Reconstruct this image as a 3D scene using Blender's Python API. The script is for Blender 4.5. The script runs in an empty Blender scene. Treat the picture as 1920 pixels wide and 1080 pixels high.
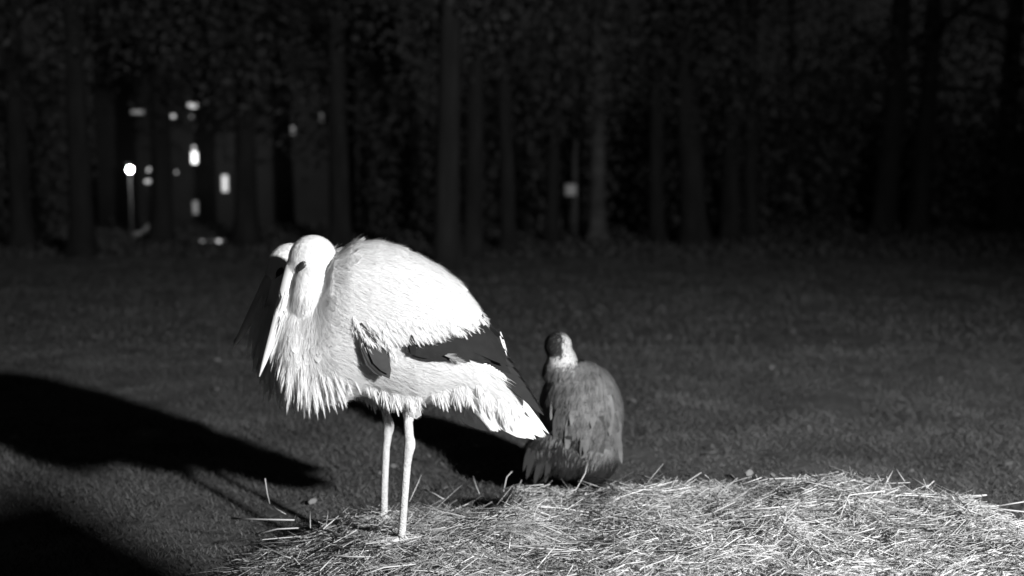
import bpy, math, random
import numpy as np
from mathutils import Vector, Matrix

rng = np.random.default_rng(11)
random.seed(11)
scene = bpy.context.scene
COL = scene.collection

# ------------------------------------------------------------------ camera
HC, FPX, PITCH = 1.0, 2080.0, math.radians(5.77)
cam_d = bpy.data.cameras.new('camera')
cam_d.sensor_width = 36.0
cam_d.lens = 36.0 * FPX / 1920.0
cam_d.clip_start, cam_d.clip_end = 0.05, 600.0
cam = bpy.data.objects.new('camera', cam_d)
COL.objects.link(cam)
cam.location = (0, 0, HC)
cam.rotation_euler = (math.pi / 2 - PITCH, 0, 0)
scene.camera = cam
cam_d.dof.use_dof = True
cam_d.dof.focus_distance = 2.62
cam_d.dof.aperture_fstop = 1.8

# ------------------------------------------------------------------ night sky
world = bpy.data.worlds.new('World')
scene.world = world
world.use_nodes = True
bg = world.node_tree.nodes['Background']
bg.inputs['Color'].default_value = (0.5, 0.5, 0.5, 1)
bg.inputs['Strength'].default_value = 0.024

# ------------------------------------------------------------------ infrared floodlight (standing right of the camera)
LIGHT_POS = Vector((2.9, -1.2, 2.0))
LIGHT_AIM = Vector((0.45, 3.3, 0.62))
fl_d = bpy.data.lights.new('infrared_floodlight', 'SPOT')
fl_d.energy = 2650.0
fl_d.spot_size = math.radians(104)
fl_d.spot_blend = 1.0
fl_d.shadow_soft_size = 0.085
fl = bpy.data.objects.new('infrared_floodlight', fl_d)
COL.objects.link(fl)
fl.location = LIGHT_POS
fl.rotation_euler = (LIGHT_AIM - LIGHT_POS).to_track_quat('-Z', 'Y').to_euler()

# ------------------------------------------------------------------ exposure
vs = scene.view_settings
vs.view_transform = 'Standard'
vs.look = 'None'
vs.exposure = 0.0
vs.gamma = 1.0
vs.use_curve_mapping = False
scene.cycles.use_denoising = True
scene.cycles.use_adaptive_sampling = True
scene.cycles.adaptive_threshold = 0.03
scene.cycles.max_bounces = 4
scene.cycles.diffuse_bounces = 3


# ------------------------------------------------------------------ helpers
def P(px, py, Y):
    """World point at depth Y seen at photo pixel (1920 x 1080)."""
    u, v = (px - 960.0) / FPX, -(py - 540.0) / FPX
    sp, cp = math.sin(PITCH), math.cos(PITCH)
    d = (u, v * sp + cp, v * cp - sp)
    t = Y / d[1]
    return Vector((d[0] * t, Y, HC + d[2] * t))


def gdepth(py, z=0.0):
    """Depth at which the photo row py meets height z."""
    a = PITCH + math.atan((py - 540.0) / FPX)
    return (HC - z) / math.tan(a)


def grey(v):
    return (v, v, v, 1.0)


def mat(name, lo, hi, rough=0.75, scale=8.0, island=0.0, bump=0.0, bump_scale=40.0,
        spec=0.3, transl=0.0, detail=5.0, stretch=None):
    m = bpy.data.materials.new(name)
    m.use_nodes = True
    nt = m.node_tree
    b = nt.nodes['Principled BSDF']
    b.inputs['Roughness'].default_value = rough
    b.inputs['Specular IOR Level'].default_value = spec
    tc = nt.nodes.new('ShaderNodeTexCoord')
    vec = tc.outputs['Object']
    if stretch:
        mp = nt.nodes.new('ShaderNodeMapping')
        mp.inputs['Scale'].default_value = stretch
        nt.links.new(vec, mp.inputs['Vector'])
        vec = mp.outputs['Vector']
    n = nt.nodes.new('ShaderNodeTexNoise')
    n.inputs['Scale'].default_value = scale
    n.inputs['Detail'].default_value = detail
    nt.links.new(vec, n.inputs['Vector'])
    fac = n.outputs['Fac']
    if island > 0:
        g = nt.nodes.new('ShaderNodeNewGeometry')
        mx = nt.nodes.new('ShaderNodeMix')
        mx.inputs['Factor'].default_value = island
        nt.links.new(fac, mx.inputs['A'])
        nt.links.new(g.outputs['Random Per Island'], mx.inputs['B'])
        fac = mx.outputs['Result']
    r = nt.nodes.new('ShaderNodeValToRGB')
    r.color_ramp.elements[0].position = 0.25
    r.color_ramp.elements[1].position = 0.75
    r.color_ramp.elements[0].color = grey(lo)
    r.color_ramp.elements[1].color = grey(hi)
    nt.links.new(fac, r.inputs['Fac'])
    nt.links.new(r.outputs['Color'], b.inputs['Base Color'])
    if bump > 0:
        n2 = nt.nodes.new('ShaderNodeTexNoise')
        n2.inputs['Scale'].default_value = bump_scale
        n2.inputs['Detail'].default_value = 6
        nt.links.new(vec, n2.inputs['Vector'])
        bp = nt.nodes.new('ShaderNodeBump')
        bp.inputs['Strength'].default_value = bump
        bp.inputs['Distance'].default_value = 0.02
        nt.links.new(n2.outputs['Fac'], bp.inputs['Height'])
        nt.links.new(bp.outputs['Normal'], b.inputs['Normal'])
    if transl > 0:
        t = nt.nodes.new('ShaderNodeBsdfTranslucent')
        nt.links.new(r.outputs['Color'], t.inputs['Color'])
        ms = nt.nodes.new('ShaderNodeMixShader')
        ms.inputs['Fac'].default_value = transl
        out = nt.nodes['Material Output']
        nt.links.new(b.outputs['BSDF'], ms.inputs[1])
        nt.links.new(t.outputs['BSDF'], ms.inputs[2])
        nt.links.new(ms.outputs['Shader'], out.inputs['Surface'])
    return m


def emit(name, v, s):
    m = bpy.data.materials.new(name)
    m.use_nodes = True
    b = m.node_tree.nodes['Principled BSDF']
    b.inputs['Base Color'].default_value = grey(0.6)
    b.inputs['Emission Color'].default_value = grey(v)
    b.inputs['Emission Strength'].default_value = s
    return m


def link(o, parent=None):
    COL.objects.link(o)
    if parent is not None:
        o.parent = parent
    return o


def tri_mesh(name, V, T, smooth=False):
    V = np.asarray(V, dtype=np.float32).reshape(-1, 3)
    T = np.asarray(T, dtype=np.int32).reshape(-1, 3)
    me = bpy.data.meshes.new(name)
    me.vertices.add(len(V))
    me.vertices.foreach_set('co', V.ravel())
    me.loops.add(T.size)
    me.loops.foreach_set('vertex_index', T.ravel())
    me.polygons.add(len(T))
    me.polygons.foreach_set('loop_start', np.arange(0, T.size, 3, dtype=np.int32))
    if smooth:
        me.polygons.foreach_set('use_smooth', np.ones(len(T), dtype=bool))
    me.update(calc_edges=True)
    me.validate()
    return me


def mesh_obj(name, V, T, m, parent=None, smooth=False):
    me = tri_mesh(name, V, T, smooth)
    if m is not None:
        me.materials.append(m)
    return link(bpy.data.objects.new(name, me), parent)


def tag(o, label=None, cat=None, group=None, kind=None):
    if label:
        o['label'] = label
    if cat:
        o['category'] = cat
    if group:
        o['group'] = group
    if kind:
        o['kind'] = kind
    return o


def empty(name, loc, label, cat, group=None):
    o = bpy.data.objects.new(name, None)
    o.empty_display_size = 0.1
    o.location = loc
    COL.objects.link(o)
    return tag(o, label, cat, group)


def norm(a):
    return a / np.maximum(np.linalg.norm(a, axis=-1, keepdims=True), 1e-9)


def tubes(pts, rad, sides=3):
    """pts (N,K,3), rad (N,K) -> one vert / triangle array, ends closed to a cap."""
    pts = np.asarray(pts, float)
    rad = np.asarray(rad, float)
    N, K, _ = pts.shape
    tan = np.gradient(pts, axis=1)
    tan = norm(tan)
    ref = np.zeros_like(tan)
    ref[..., 2] = 1.0
    par = np.abs(tan[..., 2]).mean(1) > 0.8
    ref[par] = np.array([1.0, 0, 0])
    s = norm(np.cross(tan, ref))
    u = np.cross(s, tan)
    a = np.arange(sides) * 2 * np.pi / sides
    ring = (pts[:, :, None, :]
            + rad[:, :, None, None] * (np.cos(a)[None, None, :, None] * s[:, :, None, :]
                                       + np.sin(a)[None, None, :, None] * u[:, :, None, :]))
    V = ring.reshape(-1, 3)
    T = []
    for k in range(K - 1):
        for j in range(sides):
            j2 = (j + 1) % sides
            T += [(k * sides + j, k * sides + j2, (k + 1) * sides + j2),
                  (k * sides + j, (k + 1) * sides + j2, (k + 1) * sides + j)]
    for j in range(1, sides - 1):
        T.append((0, j + 1, j))
        b = (K - 1) * sides
        T.append((b, b + j, b + j + 1))
    T = np.array(T)
    off = (np.arange(N) * K * sides)[:, None, None]
    return V, (T[None] + off).reshape(-1, 3)


def feathers(base, d, n, L, W, lift=0.12, curl=0.1, shape='round'):
    """Leaf shaped feathers, 9 verts / 7 triangles each."""
    base, d, n = map(lambda a: np.asarray(a, float), (base, d, n))
    N = len(base)
    L = np.broadcast_to(np.asarray(L, float), (N,))
    W = np.broadcast_to(np.asarray(W, float), (N,))
    d = norm(d)
    s = norm(np.cross(d, n))
    n = np.cross(s, d)
    ts = np.array([0.0, 0.35, 0.68, 0.88, 1.0])
    ws = np.array([0.55, 1.0, 0.95, 0.6, 0.0]) if shape == 'round' else (np.array([0.12, 0.8, 1.0, 0.6, 0.0]) if shape == 'blade' else np.array([0.6, 1.0, 0.75, 0.38, 0.0]))
    V = np.zeros((N, 9, 3))
    for i in range(5):
        c = base + d * (L * ts[i])[:, None] + n * (L * (lift * ts[i] - curl * ts[i] ** 2))[:, None]
        if i < 4:
            off = s * (W * ws[i] * 0.5)[:, None]
            drop = n * (W * 0.10 * ws[i])[:, None]
            V[:, 2 * i] = c - off - drop
            V[:, 2 * i + 1] = c + off - drop
        else:
            V[:, 8] = c
    T = np.array([(0, 1, 3), (0, 3, 2), (2, 3, 5), (2, 5, 4), (4, 5, 7), (4, 7, 6), (6, 7, 8)])
    off = (np.arange(N) * 9)[:, None, None]
    return V.reshape(-1, 3), (T[None] + off).reshape(-1, 3)


def wisps(base, d, n, L, W, curl=0.2):
    """Thin hair-like barbs: 2 segments, 3 triangles."""
    N = len(base)
    d = norm(d)
    s = norm(np.cross(d, n))
    V = np.zeros((N, 5, 3))
    L = L[:, None]
    W = np.broadcast_to(np.asarray(W, float), (N,))[:, None]
    V[:, 0], V[:, 1] = base - s * W / 2, base + s * W / 2
    m = base + d * L * 0.55 + n * L * 0.05
    V[:, 2], V[:, 3] = m - s * W * 0.35, m + s * W * 0.35
    V[:, 4] = base + d * L - n * L * curl
    T = np.array([(0, 1, 3), (0, 3, 2), (2, 3, 4)])
    return V.reshape(-1, 3), (T[None] + (np.arange(N) * 5)[:, None, None]).reshape(-1, 3)


def uv_sphere(seg=20, ring=14):
    V = [(0, 0, 1)]
    for i in range(1, ring):
        a = math.pi * i / ring
        for j in range(seg):
            b = 2 * math.pi * j / seg
            V.append((math.sin(a) * math.cos(b), math.sin(a) * math.sin(b), math.cos(a)))
    V.append((0, 0, -1))
    T = []
    for j in range(seg):
        T.append((0, 1 + j, 1 + (j + 1) % seg))
    for i in range(ring - 2):
        for j in range(seg):
            a, b = 1 + i * seg + j, 1 + i * seg + (j + 1) % seg
            c, d = a + seg, b + seg
            T += [(a, c, d), (a, d, b)]
    e = len(V) - 1
    for j in range(seg):
        T.append((e, e - seg + (j + 1) % seg, e - seg + j))
    return np.array(V), np.array(T)


SPH_V, SPH_T = uv_sphere()


class Acc:
    def __init__(self):
        self.V, self.T, self.n = [], [], 0

    def add(self, V, T):
        V = np.asarray(V, float).reshape(-1, 3)
        self.V.append(V)
        self.T.append(np.asarray(T).reshape(-1, 3) + self.n)
        self.n += len(V)

    def ellipsoid(self, c, r, roty=0.0):
        M = np.array(Matrix.Rotation(roty, 3, 'Y'))
        self.add((SPH_V * np.array(r)) @ M.T + np.array(c), SPH_T)

    def tube(self, pts, rad, sides=10):
        V, T = tubes(np.array([pts], float), np.array([rad], float), sides)
        self.add(V, T)

    def box(self, c, h, rotz=0.0):
        V = np.array([(x, y, z) for x in (-1, 1) for y in (-1, 1) for z in (-1, 1)]) * np.array(h)
        if rotz:
            V = V @ np.array(Matrix.Rotation(rotz, 3, 'Z')).T
        Q = [(0, 1, 3, 2), (4, 6, 7, 5), (0, 4, 5, 1), (2, 3, 7, 6), (0, 2, 6, 4), (1, 5, 7, 3)]
        T = []
        for q in Q:
            T += [(q[0], q[1], q[2]), (q[0], q[2], q[3])]
        self.add(V + np.array(c), T)

    def get(self):
        return np.concatenate(self.V), np.concatenate(self.T)

    def obj(self, name, m, parent=None, smooth=False):
        V, T = self.get()
        return mesh_obj(name, V, T, m, parent, smooth)


def fuse(acc, name, voxel, smooth_it=6):
    """Union of overlapping closed shapes as one continuous skin."""
    V, T = acc.get()
    me = tri_mesh(name + '_raw', V, T)
    o = bpy.data.objects.new(name + '_raw', me)
    COL.objects.link(o)
    r = o.modifiers.new('r', 'REMESH')
    r.mode = 'VOXEL'
    r.voxel_size = voxel
    s = o.modifiers.new('s', 'SMOOTH')
    s.factor = 0.5
    s.iterations = smooth_it
    dg = bpy.context.evaluated_depsgraph_get()
    ev = o.evaluated_get(dg)
    out = bpy.data.meshes.new_from_object(ev)
    out.name = name
    bpy.data.objects.remove(o)
    bpy.data.meshes.remove(me)
    for p in out.polygons:
        p.use_smooth = True
    return out


def sample(me, N):
    """Area-weighted surface points with normals."""
    me.calc_loop_triangles()
    t = np.zeros(len(me.loop_triangles) * 3, dtype=np.int32)
    me.loop_triangles.foreach_get('vertices', t)
    t = t.reshape(-1, 3)
    co = np.zeros(len(me.vertices) * 3, dtype=np.float32)
    me.vertices.foreach_get('co', co)
    co = co.reshape(-1, 3).astype(float)
    a, b, c = co[t[:, 0]], co[t[:, 1]], co[t[:, 2]]
    cr = np.cross(b - a, c - a)
    ar = np.linalg.norm(cr, axis=1)
    idx = rng.choice(len(t), N, p=ar / ar.sum())
    r1, r2 = np.sqrt(rng.random(N)), rng.random(N)
    p = a[idx] * (1 - r1)[:, None] + b[idx] * (r1 * (1 - r2))[:, None] + c[idx] * (r1 * r2)[:, None]
    return p, norm(cr[idx])


def vnoise(x, y, seed=0):
    """Cheap smooth value noise."""
    x, y = np.asarray(x, float), np.asarray(y, float)
    xi, yi = np.floor(x).astype(int), np.floor(y).astype(int)
    fx, fy = x - xi, y - yi
    fx, fy = fx * fx * (3 - 2 * fx), fy * fy * (3 - 2 * fy)

    def h(i, j):
        v = np.sin(i * 127.1 + j * 311.7 + seed * 74.7) * 43758.5453
        return v - np.floor(v)
    return (h(xi, yi) * (1 - fx) * (1 - fy) + h(xi + 1, yi) * fx * (1 - fy)
            + h(xi, yi + 1) * (1 - fx) * fy + h(xi + 1, yi + 1) * fx * fy)


# ------------------------------------------------------------------ materials
M_GROUND = mat('soil', 0.045, 0.11, 0.95, 5.0, bump=0.6, bump_scale=30)
M_GRASS = mat('grass_blades', 0.028, 0.18, 0.85, 3.0, island=0.35, transl=0.2, spec=0.1)
M_LEAFL = mat('fallen_leaves', 0.08, 0.18, 0.8, 3.0, island=0.7)
M_HAYB = mat('hay_core', 0.14, 0.30, 0.95, 22.0, bump=0.8, bump_scale=60)
M_HAY = mat('hay_strands', 0.15, 0.52, 0.7, 3.5, island=0.6, spec=0.25)
M_STALK = mat('straw_stalk', 0.34, 0.55, 0.6, 9.0, spec=0.35)
M_PALE_LIT_STRAW = mat('pale_straw_painted_light', 0.46, 0.84, 0.6, 3.5, island=0.6, spec=0.3)  # pale straw; its spread also imitates stronger light at front right
M_BEND = mat('dusky_feather', 0.03, 0.06, 0.8, 30.0, spec=0.15)
M_TWIG = mat('dark_twig', 0.05, 0.11, 0.9, 30.0)
M_WHITE = mat('white_plumage', 0.76, 0.88, 0.9, 14.0, island=0.4, transl=0.38, spec=0.1)
M_SKINW = mat('white_down', 0.74, 0.84, 0.9, 18.0, spec=0.1)
M_BLACK = mat('black_flight_feathers', 0.006, 0.02, 0.7, 40.0, island=0.5, spec=0.15)
M_EDGEF = mat('grey_feather', 0.16, 0.28, 0.8, 30.0, island=0.3, spec=0.2)
M_BILL = mat('bill_horn', 0.50, 0.62, 0.45, 25.0, spec=0.4)
M_LEG = mat('scaly_leg', 0.46, 0.66, 0.6, 60.0, bump=0.5, bump_scale=180, spec=0.3, stretch=(1, 1, 2.2))
M_EYE = mat('eye_skin', 0.012, 0.03, 0.35, 40.0, spec=0.5)
M_GREYF = mat('grey_plumage', 0.07, 0.26, 0.85, 15.0, island=0.3, transl=0.1, spec=0.12)
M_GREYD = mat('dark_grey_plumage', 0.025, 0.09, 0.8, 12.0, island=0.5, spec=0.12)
M_GREYB = mat('blackish_plumage_and_shade', 0.010, 0.04, 0.8, 12.0, island=0.5, spec=0.1)  # dark plumage, also used as painted shade on the grey bird
M_NAPE = mat('dull_white_nape', 0.42, 0.64, 0.9, 40.0, island=0.4, spec=0.1)
M_PALE = mat('pale_nape', 0.5, 0.66, 0.85, 30.0, island=0.4, spec=0.1)
M_BARK = mat('bark', 0.010, 0.027, 0.95, 7.0, bump=0.9, bump_scale=16, stretch=(1, 1, 0.25))
M_BIRCH = mat('pale_bark', 0.035, 0.12, 0.85, 5.0, bump=0.5, bump_scale=14, stretch=(0.6, 0.6, 1.6))
M_LEAF = mat('tree_leaves', 0.045, 0.10, 0.7, 0.8, island=0.5, transl=0.2, spec=0.2)
M_UNDER = mat('undergrowth_leaves', 0.035, 0.10, 0.8, 0.6, island=0.5)
M_PLASTER = mat('house_plaster', 0.05, 0.075, 0.9, 2.0, bump=0.2)
M_ROOF = mat('roof_tiles', 0.04, 0.07, 0.85, 9.0, bump=0.5)
M_FRAME = mat('window_frame', 0.12, 0.2, 0.6, 20.0)
M_METAL = mat('painted_metal', 0.012, 0.03, 0.5, 12.0)
M_STONE = mat('pale_stone', 0.4, 0.62, 0.9, 6.0, bump=0.6)
M_PAINT = mat('white_paint', 0.6, 0.8, 0.6, 9.0)
M_LAMP = emit('lamp_glow', 1.0, 60.0)
M_WIN_HI = emit('lit_window_bright', 1.0, 2.6)
M_GLOW_MID = emit('window_and_marker_glow', 1.0, 0.8)  # dimmer windows; also a stand-in for lamplight on markers and low rail
M_WIN_LO = emit('lit_window_dim', 1.0, 0.2)

# ------------------------------------------------------------------ ground
def ground_z(x, y):
    near = np.exp(-((np.asarray(y, float) - 4) / 9.0) ** 2)
    return (0.035 * (vnoise(x * 1.3, y * 1.3, 3) - 0.5) + 0.016 * (vnoise(x * 5, y * 5, 5) - 0.5)) * (0.4 + 0.6 * near)


xs = np.concatenate([np.linspace(-220, -16, 14), np.linspace(-14, 14, 200), np.linspace(16, 220, 14)])
ys = np.concatenate([np.linspace(-60, -2, 6), np.linspace(-1, 22, 170), np.linspace(24, 420, 22)])
X, Y = np.meshgrid(xs, ys)
V = np.stack([X, Y, ground_z(X, Y)], -1).reshape(-1, 3)
nx, ny = len(xs), len(ys)
i = np.arange(ny - 1)[:, None] * nx + np.arange(nx - 1)[None]
T = np.concatenate([np.stack([i, i + 1, i + nx + 1], -1).reshape(-1, 3), np.stack([i, i + nx + 1, i + nx], -1).reshape(-1, 3)])
tag(mesh_obj('ground', V, T, M_GROUND, smooth=True), kind='structure')


def grass_patch(n, y0, y1, hmin, hmax, w):
    y = y0 + (y1 - y0) * rng.random(n) ** 0.85
    x = (rng.random(n) * 2 - 1) * (0.62 * y + 0.5)
    keep = vnoise(x * 2.1, y * 2.1, 9) * 0.7 + vnoise(x * 7, y * 7, 12) * 0.5 + 0.25 * rng.random(n) > 0.42
    x, y = x[keep], y[keep]
    n = len(x)
    b = np.stack([x, y, ground_z(x, y) - 0.003], -1)
    a = rng.random(n) * 2 * np.pi
    lean = 0.3 + 1.0 * rng.random(n)
    d = np.stack([np.cos(a) * lean, np.sin(a) * lean, np.ones(n)], -1)
    nn = np.stack([np.sin(a), np.cos(a), np.full(n, 0.3)], -1)
    L = hmin + (hmax - hmin) * rng.random(n) * (0.4 + 0.9 * vnoise(x * 1.6, y * 1.6, 21))
    return wisps(b, d, norm(nn), L, w * (0.6 + 0.8 * rng.random(n)), curl=0.25)


acc = Acc()
acc.add(*grass_patch(230000, 2.5, 6.5, 0.010, 0.034, 0.0024))
acc.add(*grass_patch(150000, 6.0, 17.0, 0.015, 0.05, 0.006))
tag(acc.obj('grass', M_GRASS), 'short dark mown grass covering the yard', 'grass', kind='stuff')

n = 220
y = 3.2 + 10 * rng.random(n) ** 1.2
x = (rng.random(n) * 2 - 1) * 0.52 * y
b = np.stack([x, y, ground_z(x, y) + 0.012 + 0.02 * rng.random(n)], -1)
a = rng.random(n) * 2 * np.pi
V, T = feathers(b, np.stack([np.cos(a), np.sin(a), 0.5 * rng.random(n) - 0.1], -1),
                np.stack([0.6 * rng.standard_normal(n), -0.5 + 0.5 * rng.standard_normal(n), np.ones(n)], -1),
                0.012 + 0.022 * rng.random(n), 0.008 + 0.014 * rng.random(n), 0.3, 0.5)
tag(mesh_obj('leaf_litter', V, T, M_LEAFL), 'scattered pale fallen leaves on the grass', 'leaves', kind='stuff')

# ------------------------------------------------------------------ nest of hay
NC = np.array([0.38, 2.50])
NR = np.array([1.02, 0.68])
FEET = [tuple(P(752, 1021, 2.62)), tuple(P(721, 980, 2.845))]     # where the storks stand, sunk in the hay


def nest_z(x, y):
    x, y = np.asarray(x, float), np.asarray(y, float)
    q = (np.abs((x - NC[0]) / NR[0]) ** 3 + np.abs((y - NC[1]) / NR[1]) ** 3) ** (1 / 3.0)
    edge = np.clip((1.06 - q) / 0.22, 0, 1)
    edge = np.where(x < 0, np.clip((1.08 - q) / 0.62, 0, 1), edge * edge * (3 - 2 * edge))
    h = 0.107 + 0.0 * x
    h = h + 0.004 * np.exp(-(((x - 0.95) / 0.42) ** 2 + ((y - 2.85) / 0.4) ** 2))
    h = h - 0.02 * np.exp(-(((x - 0.2) / 0.3) ** 2 + ((y - 3.05) / 0.25) ** 2))
    h = h + 0.065 * (vnoise(x * 6, y * 6, 31) - 0.5) * np.clip((x + 0.5) / 0.4, 0.2, 1) + 0.025 * (vnoise(x * 16, y * 16, 32) - 0.5)
    z = h * edge - 0.02 * (1 - edge)
    for fx, fy, fz in FEET:
        w = np.exp(-(((x - fx) / 0.16) ** 2 + ((y - fy) / 0.13) ** 2))
        z = z * (1 - w) + (fz - 0.011) * w
    return z


nest = empty('nest', (NC[0], NC[1], 0.0), 'broad low nest of loose hay and straw across the foreground', 'nest')
NL = np.array([NC[0], NC[1], 0.0])
g = np.linspace(-1.12, 1.12, 120)
GX, GY = np.meshgrid(g, g)
wx, wy = NC[0] + GX * NR[0], NC[1] + GY * NR[1]
V = np.stack([wx, wy, nest_z(wx, wy) - 0.006], -1).reshape(-1, 3) - NL
i = np.arange(119)[:, None] * 120 + np.arange(119)[None]
T = np.concatenate([np.stack([i, i + 1, i + 121], -1).reshape(-1, 3), np.stack([i, i + 121, i + 120], -1).reshape(-1, 3)])
mesh_obj('hay_core', V, T, M_HAYB, nest, smooth=True)


def hay(n, Lr, rr, up, K=4, z0=0.0, zs=0.02, rmax=1.0, sides=3):
    u, v = rmax * (2 * rng.random(n) - 1), rmax * (2 * rng.random(n) - 1)
    q = (np.abs(u) ** 3 + np.abs(v) ** 3) ** (1 / 3.0)
    u, v, q = u[q < rmax], v[q < rmax], q[q < rmax]
    x, y = NC[0] + NR[0] * u, NC[1] + NR[1] * v
    n = len(x)
    # thin out towards the ragged left end
    keep = rng.random(n) < np.clip((x + 0.85) / 0.40, 0.45, 1)
    x, y, q = x[keep], y[keep], q[keep]
    n = len(x)
    th = rng.normal(0, 0.75, n) + np.where(rng.random(n) < 0.5, 0, np.pi)
    el = rng.normal(0.0, up, n)
    L = Lr[0] + (Lr[1] - Lr[0]) * rng.random(n) ** 1.6
    t = np.linspace(-0.5, 0.5, K)[None, :]
    bend = rng.normal(0, 0.4, n)[:, None]
    kink = np.where(rng.random(n) < 0.3, rng.normal(0, 0.9, n), 0.0)[:, None]
    ang = th[:, None] + bend * t * 2 + kink * (t > 0)
    px = x[:, None] + L[:, None] * t * np.cos(ang) * np.cos(el)[:, None]
    py = y[:, None] + L[:, None] * t * np.sin(ang) * np.cos(el)[:, None]
    base = nest_z(px, py)
    mid = nest_z(x, y)[:, None]
    pz = (0.55 * base + 0.45 * mid + L[:, None] * t * np.sin(el)[:, None]
          + (z0 + zs * rng.random(n))[:, None] + rng.normal(0, 0.012, n)[:, None] * (t * 2) ** 2)
    pz = np.maximum(pz, 0.004)
    pts = np.stack([px, py, pz], -1)
    r = (rr[0] + (rr[1] - rr[0]) * rng.random(n) ** 2)[:, None] * np.linspace(1.0, 0.55, K)[None]
    return pts, r


acc = Acc()
acc.add(*tubes(*hay(36000, (0.03, 0.17), (0.0005, 0.0013), 0.16, zs=0.022, rmax=1.04)))
acc.add(*tubes(*hay(6500, (0.10, 0.34), (0.0009, 0.0019), 0.14, zs=0.034, rmax=1.03)))
pts, r = hay(16000, (0.06, 0.22), (0.0008, 0.0016), 0.10, zs=0.03, z0=0.006, rmax=1.08)
left = pts[:, 1, 0] < -0.2 + 0.12 * rng.standard_normal(len(pts))
acc.add(*tubes(pts[left], r[left]))
V, T = acc.get()
o = mesh_obj('loose_hay', V - NL, T, M_HAY, nest)
o['kind'] = 'stuff'
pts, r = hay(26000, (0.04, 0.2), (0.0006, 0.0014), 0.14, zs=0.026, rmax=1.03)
keep = rng.random(len(pts)) < np.clip((pts[:, 1, 0] * 0.85 - (pts[:, 1, 1] - 2.7) * 1.0 + 0.05) / 0.8, 0.34, 1)  # denser to the front right: floodlight falloff put into the straw's colour
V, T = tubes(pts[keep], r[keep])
o = mesh_obj('pale_straw_painted_light', V - NL, T, M_PALE_LIT_STRAW, nest)
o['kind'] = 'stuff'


def add_stalk(pts, r, m=M_STALK, name='straw_stalk'):
    pts = np.array([tuple(p) for p in pts]) - NL
    K = len(pts)
    V, T = tubes(pts[None], np.linspace(r, r * 0.7, K)[None], 4)
    return mesh_obj(name, V, T, m, nest)


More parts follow.
